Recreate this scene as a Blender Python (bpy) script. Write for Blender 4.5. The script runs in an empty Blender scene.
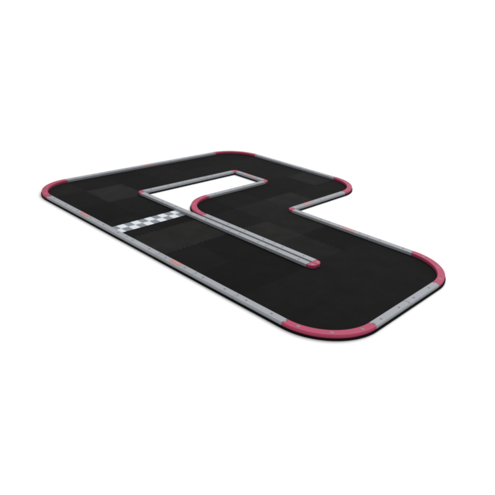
import bpy, bmesh, math, random
from mathutils import Matrix, Vector
from mathutils.geometry import tessellate_polygon
random.seed(4)
C = bpy.context.scene.collection
sc = bpy.context.scene
U = 0.30                      # one foam tile, metres
E_ = 0.084 * U                # tile edge to rail centre line
W = 0.130 * U                 # rail width
H = 0.0584 * U                # rail height
TH = 0.0095                    # tile thickness (tile top is z = 0)
PI = math.pi
ORD = ['first', 'second', 'third', 'fourth', 'fifth', 'sixth', 'seventh', 'eighth', 'ninth']

# ------------------------------------------------------------ materials
def nodes(name):
    m = bpy.data.materials.new(name); m.use_nodes = True
    nt = m.node_tree; b = nt.nodes['Principled BSDF']
    return m, nt, b

def foam(name, level):
    m, nt, b = nodes(name)
    N, L = nt.nodes, nt.links
    tc = N.new('ShaderNodeTexCoord')
    big = N.new('ShaderNodeTexNoise'); big.inputs['Scale'].default_value = 9; big.inputs['Detail'].default_value = 5
    fine = N.new('ShaderNodeTexNoise'); fine.inputs['Scale'].default_value = 420; fine.inputs['Detail'].default_value = 2
    geo = N.new('ShaderNodeNewGeometry')
    L.new(geo.outputs['Position'], big.inputs['Vector']); L.new(geo.outputs['Position'], fine.inputs['Vector'])
    a = N.new('ShaderNodeMath'); a.operation = 'MULTIPLY_ADD'; a.inputs[1].default_value = 0.9; a.inputs[2].default_value = 0.55
    L.new(big.outputs['Fac'], a.inputs[0])
    f = N.new('ShaderNodeMath'); f.operation = 'MULTIPLY_ADD'; f.inputs[1].default_value = 1.5; f.inputs[2].default_value = 0.25
    L.new(fine.outputs['Fac'], f.inputs[0])
    p = N.new('ShaderNodeMath'); p.operation = 'MULTIPLY'
    L.new(a.outputs[0], p.inputs[0]); L.new(f.outputs[0], p.inputs[1])
    sm = N.new('ShaderNodeMapping'); sm.inputs['Scale'].default_value = (26, 5, 1); sm.inputs['Rotation'].default_value = (0, 0, .5)
    st = N.new('ShaderNodeTexNoise'); st.inputs['Scale'].default_value = 1.5; st.inputs['Detail'].default_value = 4; st.inputs['Roughness'].default_value = .7
    L.new(geo.outputs['Position'], sm.inputs['Vector']); L.new(sm.outputs[0], st.inputs['Vector'])
    sr = N.new('ShaderNodeMath'); sr.operation = 'MULTIPLY_ADD'; sr.inputs[1].default_value = 0.7; sr.inputs[2].default_value = 0.65
    L.new(st.outputs['Fac'], sr.inputs[0])
    p2 = N.new('ShaderNodeMath'); p2.operation = 'MULTIPLY'; L.new(p.outputs[0], p2.inputs[0]); L.new(sr.outputs[0], p2.inputs[1]); p = p2
    mx = N.new('ShaderNodeVectorMath'); mx.operation = 'SCALE'
    mx.inputs[0].default_value = (level * 1.0, level * 0.99, level * 0.965)
    L.new(p.outputs[0], mx.inputs['Scale']); L.new(mx.outputs[0], b.inputs['Base Color'])
    b.inputs['Roughness'].default_value = 0.95
    b.inputs['Specular IOR Level'].default_value = 0.08
    bp = N.new('ShaderNodeBump'); bp.inputs['Strength'].default_value = 0.6; bp.inputs['Distance'].default_value = 0.0006
    L.new(fine.outputs['Fac'], bp.inputs['Height']); L.new(bp.outputs[0], b.inputs['Normal'])
    return m

def plastic(name, col, rough=0.6, vary=0.14, spec=0.15):
    m, nt, b = nodes(name)
    N, L = nt.nodes, nt.links
    geo = N.new('ShaderNodeNewGeometry')
    n = N.new('ShaderNodeTexNoise'); n.inputs['Scale'].default_value = 14; n.inputs['Detail'].default_value = 6
    n.inputs['Roughness'].default_value = 0.65
    L.new(geo.outputs['Position'], n.inputs['Vector'])
    a = N.new('ShaderNodeMath'); a.operation = 'MULTIPLY_ADD'
    a.inputs[1].default_value = 2 * vary; a.inputs[2].default_value = 1 - vary
    L.new(n.outputs['Fac'], a.inputs[0])
    oi = N.new('ShaderNodeObjectInfo')
    ra = N.new('ShaderNodeMath'); ra.operation = 'MULTIPLY_ADD'; ra.inputs[1].default_value = 0.07; ra.inputs[2].default_value = 0.965
    L.new(oi.outputs['Random'], ra.inputs[0])
    pm = N.new('ShaderNodeMath'); pm.operation = 'MULTIPLY'; L.new(ra.outputs[0], pm.inputs[0]); L.new(a.outputs[0], pm.inputs[1])
    mx = N.new('ShaderNodeVectorMath'); mx.operation = 'SCALE'; mx.inputs[0].default_value = col
    L.new(pm.outputs[0], mx.inputs['Scale']); L.new(mx.outputs[0], b.inputs['Base Color'])
    r = N.new('ShaderNodeMath'); r.operation = 'MULTIPLY_ADD'; r.inputs[1].default_value = 0.3; r.inputs[2].default_value = rough - 0.15
    L.new(n.outputs['Fac'], r.inputs[0]); L.new(r.outputs[0], b.inputs['Roughness'])
    b.inputs['Specular IOR Level'].default_value = spec
    return m

LEVELS = {0: 0.0036, 1: 0.0052, 2: 0.0080, 3: 0.0116, 4: 0.0138}
FOAM = {k: foam('foam_shade_%d' % k, v) for k, v in LEVELS.items()}
M_GREY = plastic('grey_plastic', (0.280, 0.292, 0.312))
M_PINK = plastic('pink_plastic', (0.370, 0.048, 0.104))
M_SCREW = plastic('steel_screw', (0.25, 0.25, 0.255), 0.45, 0.05, 0.5)
M_SCREWD = plastic('dull_screw', (0.19, 0.198, 0.215), 0.5, 0.05, 0.4)
M_SLOT = plastic('screw_slot', (0.14, 0.14, 0.145), 0.7, 0.05, 0.2)
M_WHITE = plastic('printed_white', (0.58, 0.62, 0.64), 0.55, 0.10)
M_CHGREY = plastic('printed_grey', (0.185, 0.195, 0.225), 0.55, 0.10)
M_BADGE = plastic('badge_red', (0.46, 0.095, 0.085), 0.5, 0.06)
M_LETTER = plastic('badge_letter', (0.52, 0.34, 0.31), 0.5, 0.04)

m, nt, b = nodes('white_studio_surface')
n = nt.nodes.new('ShaderNodeTexNoise'); n.inputs['Scale'].default_value = 3
rp = nt.nodes.new('ShaderNodeValToRGB')
rp.color_ramp.elements[0].color = (0.890, 0.890, 0.890, 1); rp.color_ramp.elements[1].color = (0.900, 0.900, 0.900, 1)
nt.links.new(n.outputs['Fac'], rp.inputs[0]); nt.links.new(rp.outputs[0], b.inputs['Base Color'])
b.inputs['Roughness'].default_value = 1.0; b.inputs['Specular IOR Level'].default_value = 0.0
M_GROUND = m

# ------------------------------------------------------------ helpers
def link(name, me, loc=(0, 0, 0), rz=0.0, parent=None):
    o = bpy.data.objects.new(name, me); C.objects.link(o)
    o.location = loc; o.rotation_euler = (0, 0, rz)
    if parent: o.parent = parent
    return o

def tag(o, label, cat, group=None):
    o['label'] = label; o['category'] = cat
    if group: o['group'] = group
    return o

def clean(p):
    q = []
    for a in p:
        if not q or math.hypot(a[0] - q[-1][0], a[1] - q[-1][1]) > 1e-6: q.append(a)
    if math.hypot(q[0][0] - q[-1][0], q[0][1] - q[-1][1]) < 1e-6: q.pop()
    return q

def inset(p, d):
    """Move every edge of a counter-clockwise outline inwards by d."""
    out = []; n = len(p)
    for i in range(n):
        a, b_, c = Vector(p[i - 1]), Vector(p[i]), Vector(p[(i + 1) % n])
        e1 = (b_ - a).normalized(); e2 = (c - b_).normalized()
        n1 = Vector((-e1.y, e1.x)); n2 = Vector((-e2.y, e2.x))
        k = 1 + n1.dot(n2)
        out.append(tuple(b_ + (n1 + n2) * (d / max(k, 0.35))))
    return out

def loft(name, outline, rings, mat):
    """rings = list of (z, inset) from bottom to top."""
    verts, faces = [], []; n = len(outline)
    for z, d in rings:
        pts = inset(outline, d) if abs(d) > 1e-9 else outline
        verts += [(x, y, z) for x, y in pts]
    for r in range(len(rings) - 1):
        for i in range(n):
            j = (i + 1) % n
            faces.append((r * n + i, r * n + j, (r + 1) * n + j, (r + 1) * n + i))
    cap = pts
    tris = tessellate_polygon([[Vector((x, y, 0)) for x, y in cap]])
    top = (len(rings) - 1) * n
    for t in tris:
        p, q, w_ = (Vector(cap[k]) for k in t)
        cr = (q - p).cross(w_ - p)
        if abs(cr) < 1e-14: continue
        if cr < 0: t = t[::-1]
        faces.append(tuple(top + k for k in t)); faces.append(tuple(t[::-1]))
    me = bpy.data.meshes.new(name); me.from_pydata(verts, [], faces); me.update()
    me.materials.append(mat)
    return me

# ------------------------------------------------------------ foam tiles
tiles = {(i, j) for i in range(9) for j in range(7)
         if not (i >= 5 and j >= 4) and not (i == 2 and 2 <= j <= 4)}
ROUND = {(0, 0): (1, 1, 180), (8, 0): (8, 1, 270), (8, 3): (8, 3, 0), (4, 6): (4, 6, 0), (0, 6): (1, 6, 90), (3, 2): (4, 3, 180)}
SHADE = {(1, 1): 4, (4, 0): 3, (4, 1): 3, (0, 2): 0, (1, 2): 0, (0, 1): 1, (5, 2): 3, (4, 3): 2, (4, 4): 3, (6, 3): 0,
         (5, 3): 2, (6, 2): 2, (7, 2): 1, (3, 6): 3, (3, 5): 0, (4, 2): 1, (3, 4): 0, (3, 3): 1, (0, 0): 2, (1, 0): 1,
         (5, 0): 1, (5, 1): 0, (0, 3): 1, (1, 3): 1, (2, 5): 1, (1, 5): 1, (2, 0): 0, (3, 0): 1, (3, 1): 0, (7, 3): 1}
def seam2(a, b_, phase=0):
    a = Vector(a); b_ = Vector(b_); d = b_ - a; n_ = Vector((-d.y, d.x))
    m0 = 0.06; N_ = 8; p = (1 - 2 * m0) / N_; A = 0.040
    pts = [a]
    for k in range(N_):                       # one trapezoid tooth that flares towards its tip
        s = m0 + k * p
        for u, v in ((0.30, 0.0), (0.25, 0.55), (0.20, 0.92), (0.26, 1.0), (0.74, 1.0), (0.80, 0.92), (0.75, 0.55), (0.70, 0.0)):
            pts.append(a + d * (s + u * p) + n_ * ((v - 0.5) * A))
    # fade the half-amplitude back to the corner points
    pts.insert(1, a + d * 0.03); pts.append(a + d * 0.97)
    pts.append(b_)
    return [tuple(q) for q in pts]

def edge(kind, i, j):
    if kind == 'h': A, B, two = (i, j), (i + 1, j), ((i, j), (i, j - 1))
    else: A, B, two = (i, j), (i, j + 1), ((i, j), (i - 1, j))
    joined = all(t in tiles for t in two) and not (kind == 'h' and (i, j) == (3, 2))
    return seam2(A, B, i + j) if joined else [A, B]

for (i, j) in sorted(tiles):
    sides = [edge('h', i, j), edge('v', i + 1, j), edge('h', i, j + 1)[::-1], edge('v', i, j)[::-1]]
    if (i, j) in ROUND:
        cx, cy, a0 = ROUND[(i, j)]
        arc = [(cx + math.cos(math.radians(a0 + 90 * k / 36)), cy + math.sin(math.radians(a0 + 90 * k / 36))) for k in range(37)]
        first = {180: (3, 0), 270: (0, 1), 0: (1, 2), 90: (2, 3)}[a0]
        k0 = first[0]; order = [(k0 + q) % 4 for q in range(4)]
        pts = arc + sides[order[2]] + sides[order[3]]
    else:
        pts = sum(sides, [])
    pts = clean([((x - i - .5) * U, (y - j - .5) * U) for x, y in pts])
    me = loft('foam_tile', pts, [(-TH, .00005), (-.0003, .00005), (0, .0003)],
              FOAM[SHADE.get((i, j), 1 if (i * 7 + j * 3) % 3 else 0)])
    o = link('foam_tile', me, ((i + .5) * U, (j + .5) * U, -random.uniform(0, .00025)))
    shade = SHADE.get((i, j), 1)
    look = 'paler black' if shade >= 3 else 'black'
    shape = ' with rounded corner' if (i, j) in ROUND else ''
    tag(o, '%s foam tile%s, %s row from front edge, %s column from left' % (look, shape, ORD[j], ORD[i]),
        'foam tile', 'interlocking foam tiles of the track floor')

# ------------------------------------------------------------ start line
bm = bmesh.new()
x0, x1 = 3.312, 3.672; y0, y1 = 0.142, 1.858
cw = (x1 - x0) / 2; ch = 1.702 / 10
vs = {}
zt, zb = 0.0007, 0.0
ys = [y0] + [0.149 + ch * k for k in range(1, 10)] + [y1]
def V(a, b_, z):
    k = (a, b_, z)
    if k not in vs: vs[k] = bm.verts.new(((x0 + cw * a - 3.5) * U, (ys[b_] - 1) * U, z))
    return vs[k]
for a in range(2):
    for k in range(10):
        f = bm.faces.new((V(a, k, zt), V(a + 1, k, zt), V(a + 1, k + 1, zt), V(a, k + 1, zt)))
        f.material_index = 0 if (a + k) % 2 == 1 else 1
def quad(p, q):
    bm.faces.new((V(*p, zb), V(*q, zb), V(*q, zt), V(*p, zt))).material_index = 1
for k in range(10): quad((2, k), (2, k + 1)); quad((0, k + 1), (0, k))
for a in range(2): quad((a, 0), (a + 1, 0)); quad((a + 1, 10), (a, 10))
me = bpy.data.meshes.new('start_line'); bm.to_mesh(me); bm.free()
me.materials.append(M_WHITE); me.materials.append(M_CHGREY)
o = link('start_line', me, (3.5 * U, 1.0 * U, 0.0003))
tag(o, 'white and grey chequered start line strip lying across the track', 'start line')

# ------------------------------------------------------------ rails
TW0, TW1, TL = 0.019 * U, 0.027 * U, 0.030 * U
GAP = 0.0004
RINGS = [(0.0003, .0010), (0.0058, .0010), (0.0068, 0), (H - .0016, 0), (H - .0005, .0005), (H, .0014)]

def rail_outline(length, notch, tongue, fmap, nseg):
    """outline in (s, t): s along the rail, t to the left of it"""
    h = W / 2; a = GAP; b_ = length - GAP
    side = [a + (b_ - a) * k / nseg for k in range(nseg + 1)]
    p = [(s, -h) for s in side]
    if tongue:
        p += [(b_, -TW0), (b_ + TL * .55, -TW1), (b_ + TL, -TW1 * .8), (b_ + TL, TW1 * .8), (b_ + TL * .55, TW1), (b_, TW0)]
    p += [(s, h) for s in reversed(side)]
    if notch:
        c = GAP * 1.2
        p += [(a, TW0 + c), (a + TL * .55, TW1 + c), (a + TL + c, TW1 * .8 + c), (a + TL + c, -TW1 * .8 - c), (a + TL * .55, -TW1 - c), (a, -TW0 - c)]
    return clean([fmap(s, t) for s, t in p])

R_ = U - E_
def arc_map(s, t):
    th = s / R_
    return ((R_ - t) * math.cos(th), (R_ - t) * math.sin(th))
straight = {}
def straight_mesh(notch, tongue):
    k = (notch, tongue)
    if k not in straight:
        straight[k] = loft('barrier_rail', rail_outline(U, notch, tongue, lambda s, t: (s, t), 1), RINGS, M_GREY)
    return straight[k]
arc_me = loft('curved_rail', rail_outline(R_ * PI / 2, True, True, arc_map, 40), RINGS, M_PINK)
arc_me_nt = arc_me

# screw: shallow domed head with a cross recess, sitting in a countersink ring
def screw_mesh(mat, r=0.0048):
    bm = bmesh.new(); prof = [(r, 0), (r, .0005), (r * .8, .0011), (r * .45, .0014), (0, .0015)]; n = 20; prev = None
    for rr, z in prof:
        if rr == 0: cur = [bm.verts.new((0, 0, z))]
        else: cur = [bm.verts.new((rr * math.cos(2 * PI * k / n), rr * math.sin(2 * PI * k / n), z)) for k in range(n)]
        if prev:
            for k in range(n):
                j = (k + 1) % n
                if len(cur) == 1: bm.faces.new((prev[k], prev[j], cur[0]))
                else: bm.faces.new((prev[k], prev[j], cur[j], cur[k]))
        prev = cur
    for f in bm.faces: f.smooth = True
    # cross slot as a plus-shaped inlay
    a, b_ = r * .16, r * .6; z = .00155
    cr = [(a, a), (a, b_), (-a, b_), (-a, a), (-b_, a), (-b_, -a), (-a, -a), (-a, -b_), (a, -b_), (a, -a), (b_, -a), (b_, a)]
    f = bm.faces.new([bm.verts.new((x, y, z)) for x, y in cr]); f.material_index = 1
    bmesh.ops.triangulate(bm, faces=[f])
    me = bpy.data.meshes.new('screw'); bm.to_mesh(me); bm.free()
    me.materials.append(mat); me.materials.append(M_SLOT)
    return me
SCREW_P, SCREW_G = screw_mesh(M_SCREW, .0075), screw_mesh(M_SCREWD, .0064)

# badge with the maker's lettering
def badge_mesh():
    L_, B_ = 0.30 * U, 0.072 * U; r = .002; sk = 0.0
    pts = []
    for cx, cy, a0 in ((L_ / 2 - r, B_ / 2 - r, 0), (-L_ / 2 + r, B_ / 2 - r, 90), (-L_ / 2 + r, -B_ / 2 + r, 180), (L_ / 2 - r, -B_ / 2 + r, 270)):
        for k in range(5):
            a = math.radians(a0 + 90 * k / 4); pts.append((cx + r * math.cos(a), cy + r * math.sin(a)))
    return loft('badge', pts, [(0, 0), (.0004, 0), (.0005, .0002)], M_BADGE)
BADGE = badge_mesh()
cu = bpy.data.curves.new('lettering', 'FONT'); cu.body = 'KYOSHO'; cu.size = 0.0185; cu.align_x = 'CENTER'; cu.align_y = 'CENTER'
cu.extrude = 0.0001; cu.offset = 0.0007; cu.space_character = 1.12; cu.shear = 0.15
tmp = bpy.data.objects.new('lettering_source', cu); C.objects.link(tmp)
bpy.context.view_layer.update()
LETTER = bpy.data.meshes.new_from_object(tmp.evaluated_get(bpy.context.evaluated_depsgraph_get()))
bpy.data.objects.remove(tmp)
LETTER.materials.clear(); LETTER.materials.append(M_LETTER)

def run(start, deg, n, where, badges=(), notch0=True, tongue1=True, back=False, end_from='left'):
    d = Vector((math.cos(math.radians(deg)), math.sin(math.radians(deg))))
    for k in range(n):
        me = straight_mesh(k > 0 or notch0, k < n - 1 or tongue1)
        p = Vector(start) * U + d * U * k
        o = link('barrier_rail', me, (p.x + random.uniform(-.0002, .0002), p.y + random.uniform(-.0002, .0002), random.uniform(0, .0002)),
                 math.radians(deg) + random.uniform(-.0008, .0008))
        q = n - 1 - k if back else k
        extra = ' with red badge' if k in badges else ''
        if n == 1: lab = 'grey straight rail%s %s' % (extra, where)
        else: lab = 'grey rail%s, %s of %s %s' % (extra, ORD[q], ['', '', 'two', 'three', '', 'five', '', 'seven'][n], where)
        tag(o, lab, 'barrier rail', 'grey straight barrier rails')
        for s in (0.225, 0.745):
            link('screw', SCREW_G, (s * U, random.uniform(-.0006, .0006), H - .0001), random.uniform(0, 3), o)
        if k in badges:
            bd = link('badge', BADGE, (0.505 * U, 0.002, H - .0001), 0, o)
            link('lettering', LETTER, (0, 0, .0006), 0, bd)
e = 0.084
run((1, e), 0, 7, 'on long front edge from left', badges=(1, 4))
run((9 - e, 1), 90, 2, 'on short end between pink curves, from front')
run((8, 4 - e), 180, 3, 'beside notch on right, from pink corner piece', badges=(1,), tongue1=False, back=True)
run((5 - e, 4), 90, 2, 'on short notch side, from pink corner piece', badges=(0,), notch0=False)
run((4, 7 - e), 180, 3, 'on far edge between pink curves, from left', back=True)
run((e, 6), 270, 5, 'on left rear edge, from nearest curve', badges=(2,), back=True)
run((3 + e, 5), 270, 2, 'between white opening and middle lane, from pink curve', notch0=False, back=True)
run((4, 2 + e + .008), 0, 3, 'on far side of double divider, from pink curve', tongue1=False)
run((7, 2 - e - .006), 180, 5, 'on near side of double divider, from left', notch0=False, tongue1=False, back=True)
run((2 - e, 2), 90, 3, 'behind start line along white opening, from nearest corner', notch0=False, tongue1=False)
run((2, 5 + e), 0, 1, 'closing far end of the white inner opening', badges=(0,), notch0=False, tongue1=False)

for (cx, cy, a0, where) in ((1, 1, 180, 'at sharp left tip of the track'), (8, 1, 270, 'at nearest bottom corner of the track'),
                            (8, 3, 0, 'at far right corner of the track'), (4, 6, 0, 'at upper right corner above the notch'),
                            (1, 6, 90, 'at farthest top corner of the track'), (4, 3, 180, 'around inner bend beside white opening')):
    o = link('curved_rail', arc_me, (cx * U, cy * U, 0.0001), math.radians(a0))
    tag(o, 'pink quarter-round rail ' + where, 'curved rail', 'pink curved barrier rails')
    for a in (14.5, 45, 75.5):
        th = math.radians(a)
        link('screw', SCREW_P, (R_ * math.cos(th), R_ * math.sin(th), H - .0001), random.uniform(0, 3), o)

# corner blocks: local origin is the tile corner, block fills the +x +y quadrant, rounded towards (+,+)
k1 = 0.149 * U; g0 = 0.004 * U; rr = 0.118 * U
pts = [(g0, g0), (k1, g0)] + [(k1 - rr + rr * math.cos(PI / 2 * k / 16), k1 - rr + rr * math.sin(PI / 2 * k / 16)) for k in range(17)] + [(g0, k1)]
CORNER = loft('corner_block', clean(pts), RINGS, M_PINK)
for (x, y, deg, where) in ((2, 2, 180, 'at near left corner of the white opening'), (2, 5, 90, 'at far corner of the white opening'),
                           (3, 5, 0, 'at pointed right corner of the white opening'), (5, 4, 180, 'at inner corner of the notch'),
                           (7, 2, 0, 'on far half of the double divider tip'), (7, 2, 270, 'on near half of the double divider tip')):
    o = link('corner_block', CORNER, (x * U, y * U, 0.0001), math.radians(deg))
    tag(o, 'small pink corner block ' + where, 'corner block', 'pink corner blocks')
    if x == 7: link('screw', SCREW_P, (0.078 * U, 0.078 * U, H - .0001), 0.4, o)

# ------------------------------------------------------------ surface under it
bm = bmesh.new(); Rg = 120.0
bmesh.ops.create_circle(bm, cap_ends=True, segments=96, radius=Rg)
me = bpy.data.meshes.new('ground'); bm.to_mesh(me); bm.free(); me.materials.append(M_GROUND)
g = link('ground', me, (1.3, 1.0, -TH - .0002)); g['kind'] = 'structure'

# ------------------------------------------------------------ light
w = bpy.data.worlds.new('World'); sc.world = w; w.use_nodes = True
wt = w.node_tree; bg = wt.nodes['Background']; bg.inputs['Strength'].default_value = 1.0
tc = wt.nodes.new('ShaderNodeTexCoord'); sp = wt.nodes.new('ShaderNodeSeparateXYZ'); rw = wt.nodes.new('ShaderNodeValToRGB')
rw.color_ramp.elements[0].position = 0.10; rw.color_ramp.elements[0].color = (1.08, 1.08, 1.08, 1)   # horizon band made brighter so the background stays white
rw.color_ramp.elements[1].position = 0.30; rw.color_ramp.elements[1].color = (0.62, 0.625, 0.635, 1)
wt.links.new(tc.outputs['Generated'], sp.inputs[0]); wt.links.new(sp.outputs['Z'], rw.inputs[0]); wt.links.new(rw.outputs[0], bg.inputs['Color'])
ld = bpy.data.lights.new('studio_key_light', 'SUN'); ld.energy = 2.05; ld.angle = math.radians(38); ld.color = (1, .99, .975)
lo = bpy.data.objects.new('studio_key_light', ld); C.objects.link(lo)
src = Vector((-0.38, 1.0, 1.2)); lo.rotation_euler = src.to_track_quat('Z', 'Y').to_euler(); lo.location = (1, 4, 5)
ld = bpy.data.lights.new('divider_fill_light', 'AREA'); ld.energy = 7; ld.shape = 'DISK'; ld.size = 1.0
lo = bpy.data.objects.new('divider_fill_light', ld); C.objects.link(lo)
lo.location = (2.0, 1.0, 1.9)                 # weak fill lamp, added to brighten the rails around the divider tip
lo.rotation_euler = (Vector(lo.location) - Vector((1.9, .6, 0))).to_track_quat('Z', 'Y').to_euler()

# ------------------------------------------------------------ camera
cam = bpy.data.cameras.new('camera'); co = bpy.data.objects.new('camera', cam); C.objects.link(co)
Rm = Matrix(((0.716871786799501, -0.3174822883866862, 0.6207252515015349),
             (0.6949342497643696, 0.2535776131508184, -0.6728779849372147),
             (0.05622481476468845, 0.9137304803220077, 0.40241195252525686)))
M4 = Rm.to_4x4(); M4.translation = Vector((3.6357528421195866, -1.5815805974427102, 1.2409881303688237))
co.matrix_world = M4
cam.sensor_width = 36; cam.lens = 39.09574742270965; cam.clip_start = .01; cam.clip_end = 1000
sc.camera = co
sc.view_settings.view_transform = 'Standard'; sc.view_settings.look = 'None'
sc.view_settings.exposure = 0; sc.view_settings.gamma = 1
sc.render.resolution_x = sc.render.resolution_y = 1024
sc.cycles.filter_width = 2.4
